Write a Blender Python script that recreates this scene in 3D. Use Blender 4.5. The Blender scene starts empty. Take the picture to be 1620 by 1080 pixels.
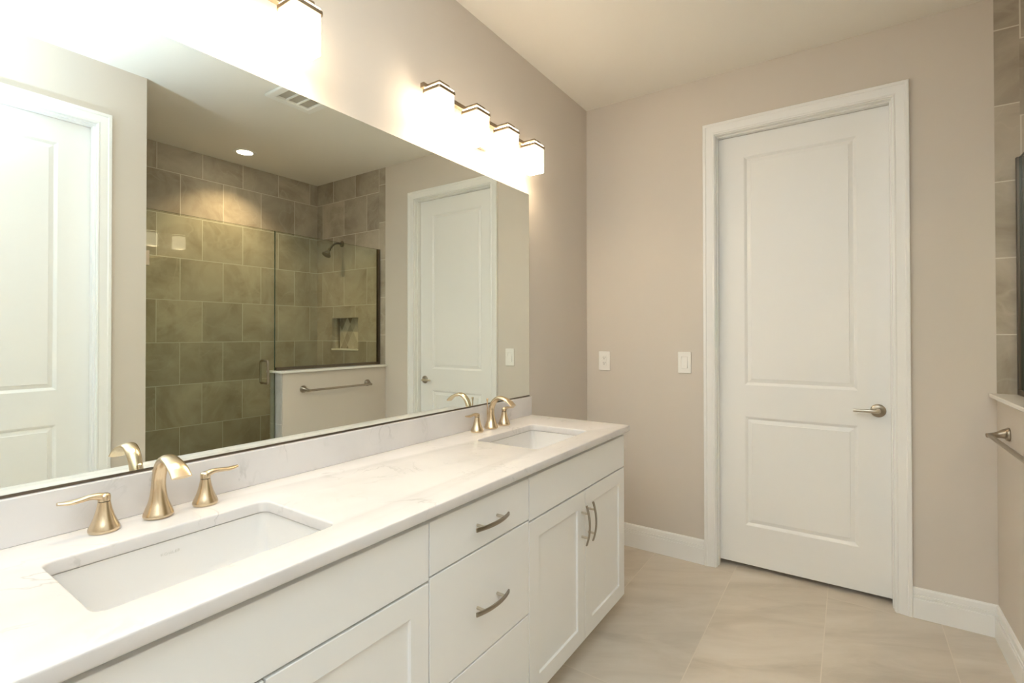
import bpy, bmesh, math, random
from mathutils import Vector, Matrix

C = bpy.context.scene.collection
SC = bpy.context.scene
PI = math.pi

# ------------------------------------------------------------------ camera
def make_camera():
    cam = bpy.data.cameras.new('camera')
    cam.sensor_fit = 'HORIZONTAL'; cam.sensor_width = 36.0
    F = 782.24
    cam.lens = F / 1620 * 36.0
    cam.shift_x = -2.92 / 1620
    cam.shift_y = -17.63 / 1620
    cam.clip_start = 0.02; cam.clip_end = 60
    o = bpy.data.objects.new('camera', cam); C.objects.link(o)
    yaw, pitch, roll = 0.5951, 0.0081, -0.0013
    f = Vector((-math.sin(yaw) * math.cos(pitch), math.cos(yaw) * math.cos(pitch), math.sin(pitch)))
    r = Vector((math.cos(yaw), math.sin(yaw), 0)); u = r.cross(f)
    r2 = r * math.cos(roll) + u * math.sin(roll)
    u2 = r2.cross(f)
    m = Matrix((r2, u2, -f)).transposed().to_4x4()
    m.translation = (1.447, 0.0, 1.3357)
    o.matrix_world = m
    SC.camera = o
make_camera()
SC.cycles.diffuse_bounces = 8; SC.cycles.max_bounces = 16

# ------------------------------------------------------------------ world, flash, exposure
SC.view_settings.view_transform = 'Standard'
SC.view_settings.look = 'None'
SC.view_settings.gamma = 1.0
SC.view_settings.use_curve_mapping = False
SC.view_settings.exposure = 0.44
w = bpy.data.worlds.new('daylight'); SC.world = w; w.use_nodes = True
w.node_tree.nodes['Background'].inputs['Color'].default_value = (0.80, 0.90, 1.0, 1)
w.node_tree.nodes['Background'].inputs['Strength'].default_value = 1.0

SHADE_E = 8.2          # emission of the frosted lamp shades
BULB_W = 0.5           # bulb behind each open shade bottom
WINDOW_W = 30.0         # daylight coming in through the window behind the camera
YB = -1.30              # wall behind the camera
FLASH_W = 290.0         # the photographer's flash, held at the camera and bounced off the ceiling
fl = bpy.data.lights.new('bounce_flash', 'SPOT'); fl.energy = FLASH_W; fl.color = (0.66, 0.84, 1.0)
fl.spot_size = math.radians(128); fl.spot_blend = .8; fl.shadow_soft_size = .05
fo = bpy.data.objects.new('bounce_flash', fl); C.objects.link(fo)
fo.location = (1.40, -.45, 1.50); fo.rotation_euler = (PI, 0, 0)      # aimed straight up

# ------------------------------------------------------------------ materials
def mat(name, color=(.8, .8, .8), rough=.5, metal=0.0, spec=.5, coat=0.0):
    m = bpy.data.materials.new(name); m.use_nodes = True
    b = m.node_tree.nodes['Principled BSDF']
    b.inputs['Base Color'].default_value = (*color, 1)
    b.inputs['Roughness'].default_value = rough
    b.inputs['Metallic'].default_value = metal
    b.inputs['Specular IOR Level'].default_value = spec
    b.inputs['Coat Weight'].default_value = coat
    b.inputs['Coat Roughness'].default_value = .08
    return m
class NT:
    def __init__(s, m): s.t = m.node_tree; s.b = s.t.nodes.get('Principled BSDF')
    def n(s, typ, **kw):
        x = s.t.nodes.new(typ)
        for k, v in kw.items():
            if k.startswith('i_'): x.inputs[k[2:].replace('_', ' ')].default_value = v
            else: setattr(x, k, v)
        return x
    def l(s, a, b): s.t.links.new(a, b)
    def ramp(s, fac, stops):
        r = s.n('ShaderNodeValToRGB'); e = r.color_ramp.elements
        while len(e) < len(stops): e.new(.5)
        for q, (p, c) in zip(e, stops): q.position = p; q.color = (*c, 1)
        s.l(fac, r.inputs['Fac']); return r.outputs['Color']
    def mix(s, fac, a, b, blend='MIX'):
        x = s.n('ShaderNodeMix', data_type='RGBA', blend_type=blend)
        for sock, v in ((x.inputs[0], fac), (x.inputs[6], a), (x.inputs[7], b)):
            if hasattr(v, 'is_output'): s.l(v, sock)
            elif isinstance(v, (int, float)): sock.default_value = v
            else: sock.default_value = (*v, 1)
        return x.outputs[2]
    def math(s, op, a, b=0.0):
        x = s.n('ShaderNodeMath', operation=op)
        for sock, v in zip(x.inputs, (a, b)):
            if hasattr(v, 'is_output'): s.l(v, sock)
            else: sock.default_value = v
        return x.outputs[0]

def paint(name, color, rough=.6, bump=.04):
    m = mat(name, color, rough, spec=.3); t = NT(m)
    g = t.n('ShaderNodeNewGeometry')
    nz = t.n('ShaderNodeTexNoise'); nz.inputs['Scale'].default_value = 160; nz.inputs['Detail'].default_value = 3
    t.l(g.outputs['Position'], nz.inputs['Vector'])
    bp = t.n('ShaderNodeBump'); bp.inputs['Strength'].default_value = bump; bp.inputs['Distance'].default_value = .002
    t.l(nz.outputs['Fac'], bp.inputs['Height']); t.l(bp.outputs['Normal'], t.b.inputs['Normal'])
    return m

def stone_color(t, vec, c_dark, c_mid, c_light, scale, streak=(1, 1, 1), vein=.25, rot=0):
    mr_ = t.n('ShaderNodeMapping'); mr_.inputs['Rotation'].default_value = (0, 0, rot); t.l(vec, mr_.inputs['Vector'])
    mp = t.n('ShaderNodeMapping'); mp.inputs['Scale'].default_value = streak; t.l(mr_.outputs[0], mp.inputs['Vector'])
    n1 = t.n('ShaderNodeTexNoise'); n1.inputs['Scale'].default_value = scale; n1.inputs['Detail'].default_value = 8
    n1.inputs['Roughness'].default_value = .62; n1.inputs['Distortion'].default_value = .6
    t.l(mp.outputs[0], n1.inputs['Vector'])
    col = t.ramp(n1.outputs['Fac'], [(.30, c_dark), (.52, c_mid), (.75, c_light)])
    n2 = t.n('ShaderNodeTexNoise'); n2.inputs['Scale'].default_value = scale * .55; n2.inputs['Detail'].default_value = 3; n2.inputs['Distortion'].default_value = 1.2
    t.l(mp.outputs[0], n2.inputs['Vector'])
    v = t.math('ABSOLUTE', t.math('SUBTRACT', n2.outputs['Fac'], .5))
    vm = t.ramp(v, [(0, (1, 1, 1)), (.012, (0, 0, 0))])
    return t.mix(t.math('MULTIPLY', vm, vein), col, c_light), n1

def tile(name, u_axis, v_axis, u0, v0, bw, bh, cols, grout, scale=3.2, streak=(1, 1, 1), rough=.42, mortar=.0055, offset=.5, vein=.3, vary=.10, rot=0):
    """u along the course, v across the courses; joints where (u-u0)/bw and (v-v0)/bh are whole"""
    m = mat(name, (.5, .5, .5), rough, spec=.4); t = NT(m)
    g = t.n('ShaderNodeNewGeometry'); s = t.n('ShaderNodeSeparateXYZ'); t.l(g.outputs['Position'], s.inputs[0])
    ax = {'x': 0, 'y': 1, 'z': 2}
    uu = t.math('SUBTRACT', s.outputs[ax[u_axis]], u0); vv = t.math('SUBTRACT', s.outputs[ax[v_axis]], v0)
    cb = t.n('ShaderNodeCombineXYZ'); t.l(uu, cb.inputs[0]); t.l(vv, cb.inputs[1])
    def brick(c1, c2, mc):
        b = t.n('ShaderNodeTexBrick'); b.offset = offset; b.offset_frequency = 2; b.squash = 1
        b.inputs['Scale'].default_value = 1; b.inputs['Brick Width'].default_value = bw; b.inputs['Row Height'].default_value = bh
        b.inputs['Mortar Size'].default_value = mortar / 2; b.inputs['Mortar Smooth'].default_value = .1; b.inputs['Bias'].default_value = 0
        b.inputs['Color1'].default_value = (*c1, 1); b.inputs['Color2'].default_value = (*c2, 1); b.inputs['Mortar'].default_value = (*mc, 1)
        t.l(cb.outputs[0], b.inputs['Vector']); return b
    b = brick((0, 0, 0), (1, 1, 1), (.5, .5, .5))
    # shift the stone pattern per tile so that the clouds break at the joints
    off = t.n('ShaderNodeVectorMath', operation='SCALE'); t.l(b.outputs['Color'], off.inputs[0]); off.inputs['Scale'].default_value = 7.0
    add = t.n('ShaderNodeVectorMath', operation='ADD'); t.l(g.outputs['Position'], add.inputs[0]); t.l(off.outputs[0], add.inputs[1])
    col, n1 = stone_color(t, add.outputs[0], *cols, scale, streak, vein, rot)
    val = t.n('ShaderNodeSeparateColor'); t.l(b.outputs['Color'], val.inputs[0])
    k = t.math('ADD', t.math('MULTIPLY', val.outputs[0], 2 * vary), 1 - vary)
    hv = t.n('ShaderNodeHueSaturation'); t.l(col, hv.inputs['Color']); t.l(k, hv.inputs['Value'])
    fin = t.mix(b.outputs['Fac'], hv.outputs[0], grout)
    t.l(fin, t.b.inputs['Base Color'])
    bp = t.n('ShaderNodeBump'); bp.inputs['Strength'].default_value = .25; bp.inputs['Distance'].default_value = .002
    inv = t.math('SUBTRACT', 1.0, b.outputs['Fac']); t.l(inv, bp.inputs['Height']); t.l(bp.outputs['Normal'], t.b.inputs['Normal'])
    return m

M = {}
M['wall'] = paint('wall_paint', (.66, .60, .535))
M['ceiling'] = paint('ceiling_paint', (.87, .84, .785), .8)
M['trim'] = mat('trim_white', (.86, .855, .84), .38)
M['door'] = mat('door_white', (.86, .855, .84), .42)
M['cabinet'] = mat('cabinet_white', (.85, .85, .84), .35)
M['gap'] = mat('dark_gap', (.05, .045, .04), .8)
M['plastic'] = mat('white_plastic', (.86, .84, .80), .3)
M['slot'] = mat('slot_dark', (.03, .03, .03), .6)
M['porcelain'] = mat('porcelain', (.76, .735, .71), .12, coat=.4)
M['mark'] = mat('maker_mark_grey', (.60, .58, .54), .4)
M['gold'] = mat('champagne_brushed_metal', (.74, .60, .42), .27, 1.0)
M['nickel'] = mat('brushed_nickel', (.39, .35, .295), .33, 1.0)
M['lightnickel'] = mat('satin_nickel', (.62, .56, .47), .30, 1.0)
M['towelmetal'] = mat('towel_bar_nickel', (.38, .32, .25), .3, 1.0)
M['channel'] = mat('bronze_channel', (.16, .13, .10), .35, .9)
M['ventdark'] = mat('vent_duct', (.50, .47, .41), .8)
M['frame'] = mat('lamp_frame_metal', (.30, .24, .17), .38, 1.0)
M['darkmetal'] = mat('dark_nickel', (.24, .205, .155), .28, 1.0)
M['vent'] = mat('vent_white', (.90, .89, .86), .5)
M['capstone'] = mat('cap_marble', (.85, .82, .77), .15)

def quartz():
    m = mat('white_quartz', (.86, .83, .79), .27, spec=.5); t = NT(m)
    g = t.n('ShaderNodeNewGeometry')
    n0 = t.n('ShaderNodeTexNoise'); n0.inputs['Scale'].default_value = 5; n0.inputs['Detail'].default_value = 5; t.l(g.outputs['Position'], n0.inputs['Vector'])
    base = t.ramp(n0.outputs['Fac'], [(.30, (.66, .63, .615)), (.6, (.725, .695, .68))])
    n2 = t.n('ShaderNodeTexNoise'); n2.inputs['Scale'].default_value = 3.2; n2.inputs['Detail'].default_value = 7; n2.inputs['Distortion'].default_value = 2.2; t.l(g.outputs['Position'], n2.inputs['Vector'])
    v = t.math('ABSOLUTE', t.math('SUBTRACT', n2.outputs['Fac'], .47))
    vm = t.ramp(v, [(0, (1, 1, 1)), (.018, (0, 0, 0))])
    n3 = t.n('ShaderNodeTexNoise'); n3.inputs['Scale'].default_value = 7; n3.inputs['Detail'].default_value = 3; t.l(g.outputs['Position'], n3.inputs['Vector'])
    pm = t.ramp(n3.outputs['Fac'], [(.50, (0, 0, 0)), (.68, (1, 1, 1))])
    t.l(t.mix(t.math('MULTIPLY', t.math('MULTIPLY', vm, pm), .85), base, (.52, .50, .48)), t.b.inputs['Base Color'])
    return m
M['quartz'] = quartz()

def mirror_mat():
    m = bpy.data.materials.new('mirror_silver'); m.use_nodes = True
    b = m.node_tree.nodes['Principled BSDF']
    b.inputs['Base Color'].default_value = (.90, .95, .92, 1); b.inputs['Metallic'].default_value = 1; b.inputs['Roughness'].default_value = 0.0
    return m
M['mirror'] = mirror_mat()
M['mirror_edge'] = mat('mirror_edge', (.55, .62, .58), .1, .6)

def glass_mat(name, tint, refl=1.0):
    m = bpy.data.materials.new(name); m.use_nodes = True; t = m.node_tree
    t.nodes.remove(t.nodes['Principled BSDF']); out = t.nodes['Material Output']
    tr = t.nodes.new('ShaderNodeBsdfTransparent'); tr.inputs[0].default_value = (*tint, 1)
    gl = t.nodes.new('ShaderNodeBsdfGlossy'); gl.inputs['Color'].default_value = (refl, refl, refl, 1); gl.inputs['Roughness'].default_value = 0.0
    fr = t.nodes.new('ShaderNodeFresnel'); fr.inputs['IOR'].default_value = 1.5
    # Fresnel of a face seen from inside the slab is taken from outside too
    g = t.nodes.new('ShaderNodeNewGeometry'); mx = t.nodes.new('ShaderNodeMix'); mx.data_type = 'FLOAT'
    t.links.new(g.outputs['Backfacing'], mx.inputs[0]); mx.inputs[2].default_value = 1.5; mx.inputs[3].default_value = 1 / 1.5
    fr2 = t.nodes.new('ShaderNodeFresnel'); fr2.inputs['IOR'].default_value = 1.5
    t.links.new(mx.outputs[0], fr2.inputs['IOR'])
    ms = t.nodes.new('ShaderNodeMixShader')
    f3 = t.nodes.new('ShaderNodeMath'); f3.operation = 'MINIMUM'; f3.inputs[1].default_value = .5
    lw = t.nodes.new('ShaderNodeLayerWeight'); lw.inputs['Blend'].default_value = .2
    t.links.new(lw.outputs['Fresnel'], f3.inputs[0])
    t.links.new(f3.outputs[0], ms.inputs[0]); t.links.new(tr.outputs[0], ms.inputs[1]); t.links.new(gl.outputs[0], ms.inputs[2])
    t.links.new(ms.outputs[0], out.inputs['Surface'])
    return m
M['shower_glass'] = glass_mat('shower_glass', (.925, .955, .905))
M['glass_edge'] = mat('glass_edge_green', (.10, .14, .11), .15)

def emit(name, color, strength):
    m = bpy.data.materials.new(name); m.use_nodes = True; t = m.node_tree
    b = t.nodes['Principled BSDF']
    b.inputs['Base Color'].default_value = (.9, .88, .82, 1); b.inputs['Roughness'].default_value = .3
    b.inputs['Emission Color'].default_value = (*color, 1); b.inputs['Emission Strength'].default_value = strength
    return m
M['shade'] = emit('frosted_glass_lit', (1.0, .82, .595), SHADE_E)
M['can'] = emit('recessed_lens_lit', (1.0, .86, .62), 12.0)

TILE = ((.31, .262, .20), (.445, .39, .315), (.545, .49, .405))
GROUT = (.66, .62, .54)
M['tile_back'] = tile('shower_tile_back', 'y', 'z', 1.7755, -.074, .3285, .337, TILE, GROUT)
M['tile_side'] = tile('shower_tile_side', 'x', 'z', 2.238, -.074, .332, .337, TILE, GROUT)
M['tile_strip'] = tile('shower_tile_strip', 'x', 'z', 1.85, -.016, .5, .337, TILE, GROUT, offset=0)
M['tile_end'] = tile('curb_tile', 'y', 'z', 1.0, .23, 3.0, .45, ((.36, .35, .33), (.48, .47, .44), (.58, .57, .54)), (.6, .58, .54), offset=0)
M['shower_floor'] = tile('shower_floor_tile', 'x', 'y', 2, 1, .05, .05, TILE, GROUT, offset=0)
M['floor'] = tile('floor_tile', 'y', 'x', 2.98, .0165, 1.2, .4445, ((.52, .455, .375), (.63, .56, .475), (.70, .635, .555)), (.69, .615, .52),
                  scale=2.3, streak=(.75, 3.0, 1), rot=-.52, rough=.36, mortar=.004, offset=.9, vein=.16, vary=.025)

def mosaic():
    m = mat('niche_mosaic', (.5, .5, .5), .4); t = NT(m)
    g = t.n('ShaderNodeNewGeometry'); s = t.n('ShaderNodeSeparateXYZ'); t.l(g.outputs['Position'], s.inputs[0])
    a = t.math('ADD', t.math('MULTIPLY', s.outputs[0], 1.0), t.math('MULTIPLY', s.outputs[2], .62))
    b = t.math('SUBTRACT', t.math('MULTIPLY', s.outputs[0], 1.0), t.math('MULTIPLY', s.outputs[2], .62))
    cb = t.n('ShaderNodeCombineXYZ'); t.l(a, cb.inputs[0]); t.l(b, cb.inputs[1])
    br = t.n('ShaderNodeTexBrick'); br.offset = 0; br.inputs['Scale'].default_value = 1
    br.inputs['Brick Width'].default_value = .085; br.inputs['Row Height'].default_value = .085; br.inputs['Mortar Size'].default_value = .002
    br.inputs['Color1'].default_value = (.26, .21, .16, 1); br.inputs['Color2'].default_value = (.72, .66, .55, 1); br.inputs['Mortar'].default_value = (.6, .55, .47, 1)
    t.l(cb.outputs[0], br.inputs['Vector']); t.l(br.outputs['Color'], t.b.inputs['Base Color'])
    return m
M['mosaic'] = mosaic()

# ------------------------------------------------------------------ mesh helpers
def obj(name, bm, m, parent=None, smooth=False, bevel=0.0, ang=35):
    me = bpy.data.meshes.new(name)
    bmesh.ops.recalc_face_normals(bm, faces=bm.faces)
    bm.to_mesh(me); bm.free()
    for mm in (m if isinstance(m, (list, tuple)) else [m]): me.materials.append(mm)
    if smooth:
        for p in me.polygons: p.use_smooth = True
        me.set_sharp_from_angle(angle=math.radians(ang))
    o = bpy.data.objects.new(name, me); C.objects.link(o)
    if parent: o.parent = parent
    if bevel:
        b = o.modifiers.new('bevel', 'BEVEL'); b.width = bevel; b.segments = 2; b.limit_method = 'ANGLE'; b.angle_limit = math.radians(40)
    return o
def tag(o, label, cat, group=None):
    o['label'] = label; o['category'] = cat
    if group: o['group'] = group
    return o
def thing(name, loc, label, cat, group=None, rotz=0):
    o = bpy.data.objects.new(name, None); C.objects.link(o); o.location = loc; o.rotation_euler = (0, 0, rotz)
    o.empty_display_size = .05
    return tag(o, label, cat, group)
def struct(o, label=None, cat=None):
    o['kind'] = 'structure'
    if label: o['label'] = label
    if cat: o['category'] = cat
    return o
def dup(root, loc, label, rotz=None):
    r = root.copy(); C.objects.link(r); r.location = loc; r['label'] = label
    if rotz is not None: r.rotation_euler = (0, 0, rotz)
    for ch in list(root.children):
        c = ch.copy(); C.objects.link(c); c.parent = r
        for g in list(ch.children):
            d = g.copy(); C.objects.link(d); d.parent = c
    return r

def box(bm, x0, x1, y0, y1, z0, z1, mi=0):
    v = [bm.verts.new((x, y, z)) for x in (x0, x1) for y in (y0, y1) for z in (z0, z1)]
    for a in ((0, 1, 3, 2), (4, 6, 7, 5), (0, 4, 5, 1), (2, 3, 7, 6), (0, 2, 6, 4), (1, 5, 7, 3)):
        f = bm.faces.new([v[i] for i in a]); f.material_index = mi
    return bm
def boxes(*bs):
    bm = bmesh.new()
    for b in bs: box(bm, *b)
    return bm
def ring(bm, pts): return [bm.verts.new(p) for p in pts]
def bridge(bm, a, b, mi=0, closed=True):
    n = len(a)
    for i in range(n if closed else n - 1):
        j = (i + 1) % n
        try:
            f = bm.faces.new((a[i], a[j], b[j], b[i])); f.material_index = mi
        except ValueError: pass
def cap(bm, r, mi=0):
    f = bm.faces.new(r); f.material_index = mi
def lathe(bm, prof, axis='z', seg=32, o=(0, 0, 0)):
    """prof: (radius, height) pairs along the axis"""
    rs = []
    for r, h in prof:
        pts = []
        for i in range(seg):
            a = 2 * PI * i / seg; c, s = r * math.cos(a), r * math.sin(a)
            p = {'z': (c, s, h), 'y': (c, h, s), 'x': (h, c, s)}[axis]
            pts.append((p[0] + o[0], p[1] + o[1], p[2] + o[2]))
        rs.append(ring(bm, pts))
    for a, b in zip(rs, rs[1:]): bridge(bm, a, b)
    cap(bm, rs[0]); cap(bm, rs[-1])
    return bm
def sweep(bm, path, radii, side, seg=20, power=2.0, caps=True):
    """elliptic section along path; side = fixed sideways vector; radii = (half width along side, half thickness)"""
    side = Vector(side).normalized(); P = [Vector(p) for p in path]; rs = []
    for i, p in enumerate(P):
        tan = (P[min(i + 1, len(P) - 1)] - P[max(i - 1, 0)]).normalized()
        nrm = tan.cross(side).normalized(); sd = nrm.cross(tan).normalized()
        ra, rb = radii[i] if isinstance(radii[0], (tuple, list)) else radii
        pts = []
        for k in range(seg):
            a = 2 * PI * k / seg; c, s = math.cos(a), math.sin(a)
            c = math.copysign(abs(c) ** (2 / power), c); s = math.copysign(abs(s) ** (2 / power), s)
            pts.append(p + sd * ra * c + nrm * rb * s)
        rs.append(ring(bm, pts))
    for a, b in zip(rs, rs[1:]): bridge(bm, a, b)
    if caps: cap(bm, rs[0]); cap(bm, rs[-1])
    return bm
def spline(pts, n=6):
    out = []; P = [Vector(p) for p in pts]
    for i in range(len(P) - 1):
        p0, p1, p2, p3 = P[max(i - 1, 0)], P[i], P[i + 1], P[min(i + 2, len(P) - 1)]
        for k in range(n):
            t = k / n
            out.append(.5 * ((2 * p1) + (p2 - p0) * t + (2 * p0 - 5 * p1 + 4 * p2 - p3) * t * t + (3 * p1 - p0 - 3 * p2 + p3) * t ** 3))
    out.append(P[-1]); return out
def rrect(x0, x1, y0, y1, r, seg=6):
    pts = []
    for cx, cy, a0 in ((x1 - r, y1 - r, 0), (x0 + r, y1 - r, PI / 2), (x0 + r, y0 + r, PI), (x1 - r, y0 + r, 1.5 * PI)):
        for k in range(seg + 1):
            a = a0 + PI / 2 * k / seg; pts.append((cx + r * math.cos(a), cy + r * math.sin(a)))
    return pts
def plate(outline, holes, thick, bevel=0.0):
    """flat plate in XY with holes, z from 0 to thick -> bmesh"""
    cu = bpy.data.curves.new('tmp', 'CURVE'); cu.dimensions = '2D'; cu.fill_mode = 'BOTH'
    cu.extrude = max(thick / 2 - bevel, 0); cu.bevel_depth = bevel; cu.bevel_resolution = 2; cu.offset = -bevel
    for pts in [outline] + list(holes):
        s = cu.splines.new('POLY'); s.points.add(len(pts) - 1); s.use_cyclic_u = True
        for q, p in zip(s.points, pts): q.co = (p[0], p[1], 0, 1)
    o = bpy.data.objects.new('tmp', cu); C.objects.link(o)
    dg = bpy.context.evaluated_depsgraph_get()
    me = bpy.data.meshes.new_from_object(o.evaluated_get(dg))
    bm = bmesh.new(); bm.from_mesh(me)
    bpy.data.objects.remove(o); bpy.data.curves.remove(cu); bpy.data.meshes.remove(me)
    bmesh.ops.translate(bm, verts=bm.verts, vec=(0, 0, thick / 2))
    bmesh.ops.remove_doubles(bm, verts=bm.verts, dist=1e-5)
    return bm
def xform(bm, m):
    bmesh.ops.transform(bm, matrix=m, verts=bm.verts); return bm
# axes swaps: plate XY -> wall planes
XZ = lambda y: Matrix(((1, 0, 0, 0), (0, 0, 1, y), (0, 1, 0, 0), (0, 0, 0, 1)))      # plate (a,b,h) -> (x=a, y=y+h, z=b)
YZ = lambda x: Matrix(((0, 0, 1, x), (1, 0, 0, 0), (0, 1, 0, 0), (0, 0, 0, 1)))      # plate (a,b,h) -> (x=x+h, y=a, z=b)
def rect(x0, x1, y0, y1): return [(x0, y0), (x1, y0), (x1, y1), (x0, y1)]

def panel_slab(w, h, t, panels, prof):
    """slab: X 0..w, Z 0..h, front face at y=0 (facing -y), back at y=t. panels = (x0,x1,z0,z1); prof = (inset, depth) nested rings"""
    bm = bmesh.new(); xs = sorted({0, w} | {p[0] for p in panels} | {p[1] for p in panels}); zs = sorted({0, h} | {p[2] for p in panels} | {p[3] for p in panels})
    V = {}
    def v(x, y, z):
        k = (round(x, 5), round(y, 5), round(z, 5))
        if k not in V: V[k] = bm.verts.new((x, y, z))
        return V[k]
    for i in range(len(xs) - 1):
        for j in range(len(zs) - 1):
            cx, cz = (xs[i] + xs[i + 1]) / 2, (zs[j] + zs[j + 1]) / 2
            if any(p[0] < cx < p[1] and p[2] < cz < p[3] for p in panels): continue
            bm.faces.new((v(xs[i], 0, zs[j]), v(xs[i + 1], 0, zs[j]), v(xs[i + 1], 0, zs[j + 1]), v(xs[i], 0, zs[j + 1])))
    for (x0, x1, z0, z1) in panels:
        prev = [v(x0, 0, z0), v(x1, 0, z0), v(x1, 0, z1), v(x0, 0, z1)]
        for ins, d in prof:
            cur = [v(x0 + ins, d, z0 + ins), v(x1 - ins, d, z0 + ins), v(x1 - ins, d, z1 - ins), v(x0 + ins, d, z1 - ins)]
            bridge(bm, prev, cur); prev = cur
        bm.faces.new(prev)
    b = [v(0, t, 0), v(w, t, 0), v(w, t, h), v(0, t, h)]
    bm.faces.new(b[::-1])
    def side(a_pts, q0, q1): bm.faces.new([v(*p) for p in a_pts] + [q1, q0])
    side([(x, 0, 0) for x in xs], b[0], b[1]); side([(x, 0, h) for x in xs], b[3], b[2])
    side([(0, 0, z) for z in zs], b[0], b[3]); side([(w, 0, z) for z in zs], b[1], b[2])
    return bm

# ------------------------------------------------------------------ room shell
YF, H, XW, XR, XS = 3.009, 2.83, 1.9486, 1.988, 2.992       # far wall, ceiling, toilet-room wall, pony wall, shower back wall
PY = 2.033                                                 # free end of the pony wall
WY = 1.18                                                  # end of the wall beside the shower door
O1 = (0.812, 1.628, 2.484)                                 # far door opening x0,x1,top
O2 = (0.134, 0.950, 2.484)                                 # second door opening y0,y1,top

struct(obj('floor', boxes((-.15, 2.13, YB - .15, 3.20, -.1, 0)), M['floor']), 'beige stone-look porcelain tile floor', 'floor')
struct(obj('floor_shower', boxes((2.13, 3.1, 1.0, 3.20, -.1, -.004)), M['shower_floor']), 'small tile floor inside the shower', 'floor')
struct(obj('ceiling', boxes((-.15, 3.15, YB - .15, 3.25, H, H + .12)), M['ceiling']), 'smooth off white ceiling', 'ceiling')
struct(obj('wall_left', boxes((-.12, 0, YB - .12, 3.20, 0, H)), M['wall']), 'taupe painted wall behind the long mirror', 'wall')
far = plate([(0, 0), (O1[0], 0), (O1[0], O1[2]), (O1[1], O1[2]), (O1[1], 0), (XR + .001, 0), (XR + .001, H), (0, H)], [], .12)
struct(obj('wall_back', xform(far, XZ(YF)), M['wall']), 'taupe painted wall around the closed white door', 'wall')
struct(obj('wall_backing', boxes((.6, 1.8, YF + .16, YF + .19, 0, H)), M['wall']))  # unseen slab added behind the far door, keeps outside light from the bottom gap
# shower side wall, tiled, with the niche
NX0, NX1, NZ0, NZ1 = 2.362, 2.752, 1.185, 1.495
bm = plate(rect(2.069, 3.10, -.05, H), [rect(NX0, NX1, NZ0, NZ1)], .12)
ws = struct(obj('wall_shower_side', xform(bm, XZ(YF)), M['tile_side']), 'tiled shower side wall with shower head and niche', 'wall')
bm = boxes((XR, 2.069, YF - .001, YF + .12, 0, H))
struct(obj('trim_tile', bm, M['tile_strip']), 'narrow vertical tile strip where the shower tile meets the paint', 'trim')
nb = bmesh.new(); box(nb, NX0 - .02, NX1 + .02, YF + .09, YF + .11, NZ0 - .02, NZ1 + .02)
obj('niche_back', nb, M['mosaic'], ws)
obj('niche_sill', boxes((NX0, NX1, YF - .006, YF + .09, NZ0, NZ0 + .016)), M['capstone'], ws)
struct(obj('wall_shower_back', boxes((XS, XS + .1, .95, YF + .1, -.05, H)), M['tile_back']), 'large grey brown stone tiles on the shower back wall', 'wall')
struct(obj('wall_shower_front', boxes((2.131, 3.09, 1.06, WY, -.05, H)), M['tile_side']))
# wall beside the shower door (holds the second door)
bm = plate([(YB, 0), (O2[0], 0), (O2[0], O2[2]), (O2[1], O2[2]), (O2[1], 0), (WY, 0), (WY, H), (YB, H)], [], .182)
struct(obj('wall_right', xform(bm, YZ(XW)), M['wall']), 'taupe painted wall holding the second white door', 'wall')
struct(obj('wall_toilet_room', boxes((XW + .20, XW + .23, -.1, 1.05, 0, H)), M['wall']))
struct(obj('wall_front', boxes((0, XW, YB - .12, YB, 0, H)), M['wall']), 'plain taupe wall behind the viewer', 'wall')
# pony wall: painted core and a tiled end
pw = struct(obj('wall_pony', boxes((XR, 2.13, PY + .012, YF, 0, 1.053)), M['wall']), 'painted half wall beside the shower, holding the towel bar', 'wall')
obj('tiled_end', boxes((XR + .012, 2.13, PY, PY + .012, 0, 1.053)), M['tile_end'], pw)
obj('tiled_face', boxes((2.13, 2.14, PY, YF, 0, 1.053)), M['tile_back'], pw)

# ------------------------------------------------------------------ trim: casings, jambs, baseboards
CASE = [(0, .0), (0, .010), (.006, .012), (.012, .010), (.020, .012), (.036, .016), (.044, .017), (.048, .0205), (.060, .0205), (.063, .018), (.063, 0)]
def casing(a0, a1, top, place):
    """mitred three-sided casing around an opening; place(a, h, out) -> xyz"""
    bm = bmesh.new(); cols = []
    for u, t in CASE:
        cols.append([bm.verts.new(place(*p, t)) for p in ((a0 - u, 0), (a0 - u, top + u), (a1 + u, top + u), (a1 + u, 0))])
    for a, b in zip(cols, cols[1:]): bridge(bm, a, b, closed=False)
    bm.faces.new([c[0] for c in cols]); bm.faces.new([c[3] for c in cols])
    return bm
def jamb(a0, a1, top, depth, place):
    bm = bmesh.new(); t = .018; s = .010
    loops = []
    # jamb faces sit inside the opening; a stop bead keeps the door
    for ins, d in ((0, 0), (.004, 0), (.004, .030), (.009, .031), (.009, .066), (.006, .066), (.006, depth)):
        loops.append([bm.verts.new(place(*p, -d)) for p in ((a0 + ins, 0), (a0 + ins, top - ins), (a1 - ins, top - ins), (a1 - ins, 0))])
    for a, b in zip(loops, loops[1:]): bridge(bm, a, b, closed=False)
    bridge(bm, loops[-1], [bm.verts.new(place(*p, -depth)) for p in ((a0, 0), (a0, top), (a1, top), (a1, 0))], closed=False)
    return bm
pl1 = lambda a, h, t: (a, YF - t, h)
pl2 = lambda a, h, t: (XW - t, a, h)
struct(obj('trim_1', casing(*O1, pl1), M['trim'], smooth=True, ang=25), 'white moulded casing around the far door', 'trim')
struct(obj('trim_2', casing(*O2, pl2), M['trim'], smooth=True, ang=25), 'white moulded casing around the door seen at the mirror edge', 'trim')
struct(obj('trim_3', jamb(*O1, .075, pl1), M['trim']))
struct(obj('trim_4', jamb(*O2, .075, pl2), M['trim']))

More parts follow.
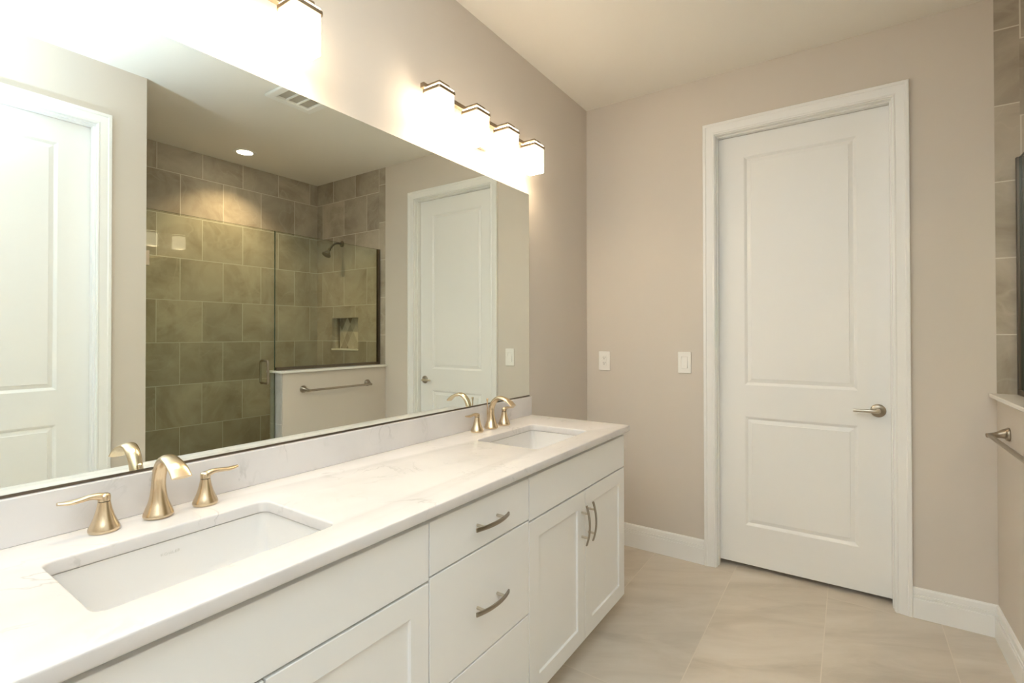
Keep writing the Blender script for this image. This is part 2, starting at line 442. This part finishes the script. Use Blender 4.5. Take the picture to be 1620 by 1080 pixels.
BASE = [(0, 0), (0, .0155), (.089, .0155), (.0925, .0145), (.0935, .0095), (.0985, .0095), (.0995, .0140), (.1080, .0135), (.1090, .0080), (.1140, .0080), (.1150, .0115), (.1330, .0100), (.1390, .0065), (.1405, 0)]
def baseboard(name, p0, p1, nrm, m0=0, m1=0, label=None):
    """profile from p0 to p1; nrm points into the room; m = 1 shortens (inner mitre), -1 lengthens, 0 square"""
    d = Vector((p1[0] - p0[0], p1[1] - p0[1])).normalized(); bm = bmesh.new(); A = []; B = []
    for z, t in BASE:
        A.append(bm.verts.new((p0[0] + nrm[0] * t + d.x * t * m0, p0[1] + nrm[1] * t + d.y * t * m0, z)))
        B.append(bm.verts.new((p1[0] + nrm[0] * t - d.x * t * m1, p1[1] + nrm[1] * t - d.y * t * m1, z)))
    bridge(bm, A, B); bm.faces.new(A); bm.faces.new(B)
    return struct(obj(name, bm, M['trim']), label, 'baseboard' if label else None)
baseboard('baseboard_back', (0, YF), (O1[0] - .063, YF), (0, -1), 1, 0, 'white grooved baseboard left of the far door')
baseboard('baseboard_back_right', (O1[1] + .063, YF), (XR, YF), (0, -1), 0, 1, 'white grooved baseboard right of the far door')
baseboard('baseboard_pony', (XR, YF), (XR, PY + .012), (-1, 0), 1, 0, 'white grooved baseboard along the half wall')
baseboard('baseboard_left', (0, 2.275), (0, YF), (1, 0), 0, 1, 'white baseboard between vanity and far wall')
baseboard('baseboard_right', (XW, O2[1] + .063), (XW, WY), (-1, 0), 0, 0)
baseboard('baseboard_right_near', (XW, YB), (XW, O2[0] - .063), (-1, 0), 1, 0)
baseboard('baseboard_left_near', (0, YB), (0, .05), (1, 0), 1, 0)
baseboard('baseboard_front', (0, YB), (XW, YB), (0, 1), 1, 1)

# ------------------------------------------------------------------ doors
DP = [(.003, .0012), (.014, .0100), (.016, .0105), (.034, .0055), (.0355, .0025), (.037, .0025)]
def door_leaf(name, label):
    w = .800
    bm = panel_slab(w, 2.4465, .04, [(.135, .665, .222, .838), (.135, .665, 1.018, 2.322)], DP)
    o = struct(obj(name, bm, M['door'], smooth=True, ang=20), label, 'door'); return o
def lever_parts(parent, x, z, sign):
    """door handle on a leaf whose face looks to -y: rosette, neck, lever towards sign"""
    h = bmesh.new(); lathe(h, [(.004, -.012), (.012, -.012), (.026, -.010), (.0315, -.006), (.033, 0)], 'y', 40, (x, 0, z))
    ro = obj('door_handle', h, M['towelmetal'], parent, smooth=True)
    n = bmesh.new()
    path = spline([(x, -.010, z), (x, -.034, z), (x + sign * .012, -.047, z), (x + sign * .05, -.050, z + .001), (x + sign * .104, -.047, z - .001)], 6)
    rad = []
    for i in range(len(path)):
        k = i / (len(path) - 1); r = .011 - .003 * k
        rad.append((r, r * (1 - .35 * k)))
    sweep(n, path, rad, (0, 0, 1), 16)
    obj('lever', n, M['lightnickel'], ro, smooth=True)
d1 = door_leaf('door_1', 'closed white two-panel door in the far wall')
d1.location = (O1[0] + .008, YF + .069, .028)
lever_parts(d1, 1.568 - d1.location.x, .951 - d1.location.z, -1)
d2 = door_leaf('door_2', 'white two-panel door reflected at the left end of the mirror')
d2.location = (XW + .069, O2[1] - .008, .028); d2.rotation_euler = (0, 0, -PI / 2)
lever_parts(d2, .735, .927, -1)

# ------------------------------------------------------------------ vanity
CFX, CT, CB = .553, .870, .10           # front face of the doors, underside of the worktop, bottom of the doors
FT = .019
def front_slab(bm_w, bm_h): return panel_slab(bm_w, bm_h, FT, [], [])
def to_front(bm): # slab X->+y, face -y -> +x
    return xform(bm, Matrix(((0, -1, 0, 0), (1, 0, 0, 0), (0, 0, 1, 0), (0, 0, 0, 1))))
def shaker(w, h):
    return panel_slab(w, h, FT, [(.063, w - .063, .063, h - .063)], [(.002, .008)])
def pull(parent, length, vertical, cy, cz):
    bm = bmesh.new(); n = 14; P = []
    for i in range(n + 1):
        s = -1 + 2 * i / n; a = s * length / 2
        x = .022 + .014 * (1 - s * s)
        P.append((x, cy, cz + a) if vertical else (x, cy + a, cz))
    sweep(bm, P, (.0062, .0028), (0, 1, 0) if vertical else (0, 0, 1), 12, 5)
    o = obj('pull_handle', bm, M['nickel'], parent, smooth=True, ang=50)
    for s in (-1, 1):
        b2 = bmesh.new(); a = s * length * .305
        xx = .022 + .014 * (1 - (.61) ** 2)
        lathe(b2, [(.0045, 0), (.0045, xx)], 'x', 14, (0, cy if vertical else cy + a, cz + a if vertical else cz))
        obj('handle_post', b2, M['lightnickel'], o, smooth=True)
    return o
def carcass(parent, w, name='carcass'):
    bm = bmesh.new(); t = .016; x1 = -FT - .002; zb = CB
    x0 = -CFX + .001
    box(bm, x0, x1, 0, t, zb, CT); box(bm, x0, x1, w - t, w, zb, CT); box(bm, x0, x1, t, w - t, zb, zb + t)
    box(bm, x0, x0 + .008, t, w - t, zb + t, CT)
    box(bm, x1 - .02, x1, t, w - t, CT - .03, CT)
    o = obj(name, bm, M['cabinet'], parent)
    k = boxes((x0, x1 - .055, 0, w, 0, zb)); obj('toe_kick', k, M['cabinet'], parent)
    return o
G = .0035
Z_TOP = (.7055, .852)
def sink_base(y0, w, label):
    r = thing('sink_base_cabinet', (CFX, y0, 0), label, 'cabinet')
    carcass(r, w)
    ff = to_front(front_slab(w - G, Z_TOP[1] - Z_TOP[0])); xform(ff, Matrix.Translation((0, G / 2, Z_TOP[0])))
    obj('false_front', ff, M['cabinet'], r, bevel=.0018)
    dw = (w - 2 * G) / 2; dh = .699 - CB + .004
    for i in (0, 1):
        db = to_front(shaker(dw, dh)); xform(db, Matrix.Translation((0, G / 2 + i * (dw + G), CB - .004)))
        d = obj('cabinet_door', db, M['cabinet'], r, bevel=.0015)
        pull(d, .158, True, w / 2 + (-.030 if i == 0 else .030), .570)
    return r
def drawer_base(y0, w, label):
    r = thing('drawer_cabinet', (CFX, y0, 0), label, 'cabinet')
    carcass(r, w)
    for z0, z1, hz in ((.7135, .852, .783), (.4000, .7085, .545), (CB - .004, .395, .245)):
        bm = to_front(front_slab(w - G, z1 - z0)); xform(bm, Matrix.Translation((0, G / 2, z0)))
        d = obj('drawer', bm, M['cabinet'], r, bevel=.0018)
        pull(d, .160, False, 1.179 - y0, hz)
    return r
VY0, Y1, Y2, VY1 = .070, .9325, 1.4110, 2.262
sink_base(VY0, Y1 - VY0, 'white shaker sink cabinet nearest the viewer, left of the drawer stack')
drawer_base(Y1, Y2 - Y1, 'white three-drawer cabinet with bow pulls in the middle of the vanity')
sink_base(Y2, VY1 - Y2, 'white shaker sink cabinet at the far end, with two vertical bow pulls')

# worktop with two cut-outs
S1, S2 = .4955, 1.822
SX0, SX1, SHW = .170, .468, .2190
TH = CT
ct = thing('countertop', (0.0, 0.05, CT), 'long white veined quartz vanity worktop with a low backsplash', 'countertop')
holes = [rrect(SX0, SX1, s - SHW - .05, s + SHW - .05, .022) for s in (S1, S2)]
bm = plate(rect(.001, .5737, 0, 2.2303), holes, .030, .005)
slab = obj('worktop', bm, M['quartz'], ct, smooth=True, ang=50)
obj('backsplash', boxes((.001, .021, 0, 2.2303, .0302, .1295)), M['quartz'], ct, bevel=.0015)

def sink(s, label):
    r = thing('sink', (0, s, CT - .001), label, 'sink', 'undermount sinks')
    x0, x1, y0, y1 = SX0 - .004, SX1 + .004, -SHW - .004, SHW + .004
    bm = bmesh.new(); L = []
    for off, z, rad in ((.022, -.012, .03), (.022, 0, .03), (0, 0, .022), (0, -.006, .022), (-.010, -.080, .03), (-.018, -.118, .04), (-.032, -.134, .05), (-.060, -.140, .05), (-.13, -.144, .012)):
        L.append(ring(bm, [(x, y, z) for x, y in rrect(x0 - off, x1 + off, y0 - off, y1 + off, rad)]))
    for a, b in zip(L, L[1:]): bridge(bm, a, b)
    cap(bm, L[-1])
    L2 = [L[0]]
    for off, z, rad in ((.012, -.012, .03), (-.002, -.120, .04), (-.03, -.150, .05)):
        L2.append(ring(bm, [(x, y, z) for x, y in rrect(x0 - off, x1 + off, y0 - off, y1 + off, rad)]))
    for a, b in zip(L2, L2[1:]): bridge(bm, a, b)
    cap(bm, L2[-1])
    obj('basin', bm, M['porcelain'], r, smooth=True, ang=50)
    dr = bmesh.new(); lathe(dr, [(.022, -.146), (.022, -.1405), (.017, -.1405), (.016, -.1425), (.014, -.139), (.004, -.1375)], 'z', 28, ((x0 + x1) / 2, 0, 0))
    obj('drain', dr, M['gold'], r, smooth=True)
    # maker's lettering on the back wall of the basin
    cu = bpy.data.curves.new('lettering', 'FONT'); cu.body = 'KOHLER'; cu.size = .0088; cu.extrude = .0002; cu.align_x = 'CENTER'; cu.space_character = 1.25
    to = bpy.data.objects.new('lettering', cu); C.objects.link(to)
    me = bpy.data.meshes.new_from_object(to.evaluated_get(bpy.context.evaluated_depsgraph_get()))
    bpy.data.objects.remove(to); bpy.data.curves.remove(cu)
    b2 = bmesh.new(); b2.from_mesh(me); bpy.data.meshes.remove(me)
    # text X -> +y (reads left to right for someone facing the wall: mirror wall is -x, so right is +y), text Y -> +z, face +x
    k = .010 / .074
    xform(b2, Matrix(((0, -k, 1, x0 + .0045), (1, 0, 0, 0), (0, 1, 0, -.030), (0, 0, 0, 1))))
    obj('maker_mark', b2, M['mark'], r)
    return r
sink(S1, 'white rectangular undermount sink nearest the viewer')
sink(S2, 'white rectangular undermount sink at the far end of the worktop')

# faucets
def faucet(yc, label):
    r = thing('faucet', (.073, yc, .9003), label, 'faucet', 'widespread brass-toned faucets')
    bm = bmesh.new()
    key = [(0, 0, 0), (0, 0, .006), (0, 0, .020), (0, 0, .042), (0, 0, .070), (.004, 0, .098), (.020, 0, .128), (.048, 0, .145), (.078, 0, .141), (.104, 0, .130), (.124, 0, .113)]
    kr = [(.0275, .0275), (.0315, .0315), (.0270, .0270), (.0195, .0195), (.0155, .0150), (.0150, .0130), (.0160, .0115), (.0175, .0098), (.0190, .0080), (.0205, .0065), (.0215, .0055)]
    path = spline(key, 5); rk = spline([(a, b, 0) for a, b in kr], 5)
    sweep(bm, path, [(a.x, a.y) for a in rk], (0, 1, 0), 28)
    obj('spout', bm, M['gold'], r, smooth=True, ang=50)
    rod = bmesh.new(); lathe(rod, [(.0026, .004), (.0024, .088), (.003, .096), (.0050, .105), (.0055, .109), (.003, .111)], 'z', 14, (-.022, 0, 0))
    obj('lift_rod', rod, M['gold'], r, smooth=True)
    for s in (-1, 1):
        hb = bmesh.new()
        lathe(hb, [(.0265, 0), (.0290, .004), (.0288, .008), (.0235, .020), (.0185, .033), (.0145, .048), (.0122, .060), (.0115, .0655)], 'z', 36, (0, s * .1045, 0))
        ho = obj('handle', hb, M['gold'], r, smooth=True, ang=50)
        nk = bmesh.new(); lathe(nk, [(.0098, .0655), (.0098, .0670)], 'z', 24, (0, s * .1045, 0)); obj('handle_ring', nk, M['slot'], ho)
        lv = bmesh.new(); y0 = s * .1045
        lathe(lv, [(.0115, .067), (.0118, .076), (.0105, .081), (.006, .0835)], 'z', 28, (0, y0, 0))
        path = spline([(0, y0, .075), (0, y0 + s * .010, .0785), (.001, y0 + s * .024, .081), (.002, y0 + s * .042, .0795), (.002, y0 + s * .060, .0785), (.002, y0 + s * .080, .0810)], 6)
        n = len(path); kw = spline([(.0105, .0085, 0), (.0100, .0080, 0), (.0085, .0062, 0), (.0095, .0054, 0), (.0110, .0050, 0), (.0062, .0034, 0)], 6)
        sweep(lv, path, [(q.x, q.y) for q in kw], (1, 0, 0), 18)
        obj('handle_lever', lv, M['gold'], ho, smooth=True, ang=60)
    return r
f1 = faucet(.507, 'brushed champagne three-piece faucet behind the nearest sink')
f2 = dup(f1, (.073, 1.841, .9003), 'brushed champagne three-piece faucet behind the far-end sink')

for c in f2.children:                    # the far faucet's rod is pulled up
    if c.name.startswith('lift_rod'): c.location.z = .026

# ------------------------------------------------------------------ mirror
mr = thing('wall_mirror', (0, 0.05, 1.0), 'long frameless mirror over the vanity', 'mirror')
bm = bmesh.new(); MY1, MZ0, MZ1 = 2.2754 - .05, .0065, 1.0985
box(bm, .0012, .0072, 0, MY1, MZ0, MZ1)
bm.faces.ensure_lookup_table()
for f in bm.faces:
    if all(abs(v.co.x - .0072) < 1e-6 for v in f.verts): f.material_index = 0
    else: f.material_index = 1
obj('mirror_glass', bm, [M['mirror'], M['mirror_edge']], mr)
obj('bottom_channel', boxes((.001, .0095, 0, MY1, .0005, .0060)), M['channel'], mr)

# ------------------------------------------------------------------ vanity lights
SHY = .237
def vanity_light(yc, label):
    r = thing('vanity_light', (0, yc, 2.30), label, 'wall light', 'four-lamp vanity lights')
    obj('backplate', boxes((0.0005, .020, -.062, .062, -.085, .062)), M['lightnickel'], r, bevel=.003)
    st = bmesh.new(); lathe(st, [(.011, .02), (.011, .034)], 'x', 16, (0, 0, .030)); 
    obj('stem', st, M['lightnickel'], r, smooth=True)
    obj('crossbar', boxes((.030, .050, -SHY * 1.5 - .050, SHY * 1.5 + .050, .024, .044)), M['frame'], r, bevel=.0015)
    hx, hy, cx = .0425, .0445, .0865
    for i in range(4):
        y = (i - 1.5) * SHY
        bm = bmesh.new(); L = []
        for off, z in ((0, .0215), (0, -.119), (-.004, -.119), (-.004, .016)):
            L.append(ring(bm, [(a, b, z) for a, b in rrect(cx - hx - off, cx + hx + off, y - hy - off, y + hy + off, .006, 4)]))
        for a, b in zip(L, L[1:]): bridge(bm, a, b)
        cap(bm, L[0]); cap(bm, L[-1])
        sh = obj('lamp_shade', bm, M['shade'], r, smooth=True, ang=50)
        fr = plate(rrect(cx - hx - .005, cx + hx + .005, y - hy - .005, y + hy + .005, .009, 4), [rrect(cx - hx + .0004, cx + hx - .0004, y - hy + .0004, y + hy - .0004, .006, 4)], .0125, .001)
        xform(fr, Matrix.Translation((0, 0, .002))); obj('shade_frame', fr, M['frame'], sh)
        cp = bmesh.new(); box(cp, .049, cx + .029, y - .030, y + .030, .0335, .0415); lathe(cp, [(.016, .0217), (.016, .0337)], 'z', 20, (cx, y, 0))
        obj('shade_holder', cp, M['frame'], sh, bevel=.001)
        lt = bpy.data.lights.new('lamp_bulb', 'POINT'); lt.energy = BULB_W; lt.color = (1.0, .82, .595); lt.shadow_soft_size = .024
        lb = bpy.data.objects.new('lamp_bulb', lt); C.objects.link(lb); lb.parent = r; lb.location = (cx, y, -.085)
    return r
vanity_light(.5094, 'four-shade vanity light over the nearest sink, cut by the top of the picture')
vanity_light(1.8310, 'four-shade vanity light over the far-end sink, all shades in view')

# ------------------------------------------------------------------ shower glass
GX = 2.0666
def edge_glass(name, y0, y1, z0, z1, label):
    bm = bmesh.new(); box(bm, GX - .005, GX + .005, y0, y1, z0, z1)
    for f in bm.faces:
        n = f.calc_center_median()
        if abs(abs(n.x - GX) - .005) > 1e-4: f.material_index = 1
    return bm
sd = thing('shower_door', (GX, WY, 0), 'frameless clear glass shower door with a metal loop handle', 'shower door')
bm = edge_glass('p', WY + .006, PY - .007, .012, 2.0995, ''); xform(bm, Matrix.Translation((-GX, -WY, 0)))
obj('glass_pane', bm, [M['shower_glass'], M['glass_edge']], sd)
def loop_handle(side):
    bm = bmesh.new(); z0, z1, y = .985, 1.146, 1.950 - WY; d = .050
    pts = [(.004 * side, y, z0), (.030 * side, y, z0), (.044 * side, y, z0 + .004), (d * side, y, z0 + .020), (d * side, y, (z0 + z1) / 2), (d * side, y, z1 - .020), (.044 * side, y, z1 - .004), (.030 * side, y, z1), (.004 * side, y, z1)]
    sweep(bm, spline(pts, 5), (.0085, .0085), (0, 1, 0), 14)
    return bm
for s in (-1, 1): obj('loop_handle', loop_handle(s), M['towelmetal'], sd, smooth=True, ang=60)
for z in (.35, 1.80):
    hg = boxes((-.012, .012, .001, .055, z - .045, z + .045)); obj('hinge', hg, M['nickel'], sd, bevel=.002)
sp = thing('glass_panel', (GX, PY, 1.073), 'fixed clear glass panel standing on the half wall', 'glass panel')
bm = edge_glass('p', PY - .004, YF - .008, 1.076, 2.0995, ''); xform(bm, Matrix.Translation((-GX, -PY, -1.073)))
obj('glass_pane', bm, [M['shower_glass'], M['glass_edge']], sp)
ch = bmesh.new()
box(ch, -.0135, -.0055, 0.002, YF - PY - .002, -.0015, .020); box(ch, .0055, .0135, 0.002, YF - PY - .002, -.0015, .020)
obj('bottom_channel', ch, M['channel'], sp)
ch = bmesh.new()
box(ch, -.0135, -.0055, YF - PY - .024, YF - PY - .0022, .020, 1.0265); box(ch, .0055, .0135, YF - PY - .024, YF - PY - .0022, .020, 1.0265)
obj('wall_channel', ch, M['channel'], sp)
tag(obj('stone_cap', boxes((1.9618, 2.156, PY - .020, YF - .0012, 1.0535, 1.0712)), M['capstone'], bevel=.003), 'thin cream stone cap on top of the half wall', 'stone cap')

# shower head
sh = thing('shower_head', (2.600, YF, 2.205), 'small metal shower head on a bent arm, on the tiled side wall', 'shower head')
bm = bmesh.new(); lathe(bm, [(.012, -.016), (.020, -.014), (.029, -.007), (.031, 0)], 'y', 28); obj('flange', bm, M['darkmetal'], sh, smooth=True)
bm = bmesh.new(); sweep(bm, spline([(0, -.004, 0), (0, -.05, .0), (0, -.085, -.012), (0, -.120, -.046), (0, -.140, -.072)], 6), (.0095, .0095), (1, 0, 0), 16); obj('arm', bm, M['darkmetal'], sh, smooth=True)
bm = bmesh.new(); lathe(bm, [(.006, .004), (.014, 0), (.015, -.012), (.011, -.020), (.020, -.034), (.037, -.058), (.042, -.068), (.040, -.074), (.010, -.072)], 'z', 32)
xform(bm, Matrix.Translation((0, -.136, -.066)) @ Matrix.Rotation(math.radians(-32), 4, 'X')); obj('spray_head', bm, M['darkmetal'], sh, smooth=True)

# recessed light over the shower
cx, cy = 2.655, 2.110
rl = thing('recessed_light', (cx, cy, H), 'round recessed ceiling light glowing over the shower', 'ceiling light')
bm = bmesh.new(); prof = [(.060, -.0005), (.060, -.004), (.072, -.006), (.088, -.003), (.090, -.0005)]
rs = []
for r_, h_ in prof: rs.append(ring(bm, [(r_ * math.cos(2 * PI * i / 40), r_ * math.sin(2 * PI * i / 40), h_) for i in range(40)]))
for a, b in zip(rs, rs[1:]): bridge(bm, a, b)
bridge(bm, rs[-1], rs[0]); obj('trim_ring', bm, M['vent'], rl, smooth=True)
bm = bmesh.new(); lathe(bm, [(.0605, -.0006), (.0605, -.0025), (.03, -.0035)], 'z', 40); obj('light_lens', bm, M['can'], rl)
sl = bpy.data.lights.new('recessed_lamp', 'SPOT'); sl.energy = 48; sl.color = (1.0, .72, .40); sl.spot_size = math.radians(118); sl.spot_blend = .75; sl.shadow_soft_size = .05
so = bpy.data.objects.new('recessed_lamp', sl); C.objects.link(so); so.parent = rl; so.location = (0, 0, -.012)

# ceiling vent
vt = thing('ceiling_vent', (1.40, 1.815, H), 'white louvred ceiling vent seen at the top of the mirror', 'vent')
bm = plate(rect(-.15, .15, -.155, .155), [rect(-.105, .105, -.110, .110)], .020, .005); xform(bm, Matrix.Translation((0, 0, -.0205))); obj('vent_frame', bm, M['vent'], vt)
obj('vent_duct', boxes((-.106, .106, -.111, .111, -.002, -.0006)), M['ventdark'], vt)
for i in range(2):
    y = -.037 + i * .074
    obj('vent_bar', boxes((-.106, .106, y - .005, y + .005, -.0115, -.0025)), M['vent'], vt)

# ------------------------------------------------------------------ outlet and switch
ot = thing('power_outlet', (.126, YF, 1.163), 'white double power outlet on the wall near the mirror corner', 'outlet')
bm = xform(plate(rrect(-.0385, .0385, -.0615, .0615, .004), [], .006, .002), XZ(-.0062)); obj('cover_plate', bm, M['plastic'], ot)
bm = xform(plate(rrect(-.0165, .0165, -.0335, .0335, .003), [], .003, .0008), XZ(-.0085)); fa = obj('outlet_face', bm, M['plastic'], ot)
for s in (-1, 1):
    z = s * .0175 + .002; bm = bmesh.new()
    box(bm, -.0073, -.0053, -.0089, -.0082, z, z + .0075); box(bm, .0053, .0073, -.0089, -.0082, z, z + .0075); box(bm, -.0022, .0022, -.0089, -.0082, z - .0085, z - .0040)
    obj('socket_slots', bm, M['slot'], fa)
swt = thing('light_switch', (.638, YF, 1.1675), 'white rocker light switch on the wall beside the far door casing', 'light switch')
bm = xform(plate(rrect(-.038, .038, -.0635, .0635, .004), [rect(-.0175, .0175, -.0345, .0345)], .006, .002), XZ(-.0062)); obj('cover_plate', bm, M['plastic'], swt)
bm = bmesh.new(); v = [bm.verts.new(p) for p in ((-.0168, -.003, .0338), (.0168, -.003, .0338), (.0168, -.0102, -.0338), (-.0168, -.0102, -.0338), (-.0168, -.0005, .0338), (.0168, -.0005, .0338), (.0168, -.0005, -.0338), (-.0168, -.0005, -.0338))]
for a in ((0, 1, 2, 3), (4, 5, 6, 7), (0, 1, 5, 4), (2, 3, 7, 6), (0, 3, 7, 4), (1, 2, 6, 5)): bm.faces.new([v[i] for i in a])
obj('rocker', bm, M['plastic'], swt, bevel=.001)

# ------------------------------------------------------------------ towel bar on the half wall
tb = thing('towel_bar', (XR, 2.507, .924), 'brushed metal towel bar on the half wall under the stone cap', 'towel bar')
obj('bar', xform(lathe(bmesh.new(), [(.0085, -.286), (.0085, .286)], 'y', 20), Matrix.Translation((-.062, 0, -.008))), M['towelmetal'], tb, smooth=True)
for s in (-1, 1):
    bm = bmesh.new(); y = s * .300
    path = spline([(0, y, 0), (-.006, y, 0), (-.016, y, 0), (-.034, y - s * .003, -.004), (-.054, y - s * .008, -.008), (-.070, y - s * .012, -.009)], 5)
    kr = spline([(.027, .027, 0), (.027, .027, 0), (.020, .020, 0), (.0130, .0130, 0), (.0115, .0105, 0), (.0100, .0090, 0)], 5)
    sweep(bm, path, [(q.x, q.y) for q in kr], (0, 1, 0), 24, 2.4)
    obj('bar_post', bm, M['towelmetal'], tb, smooth=True, ang=50)
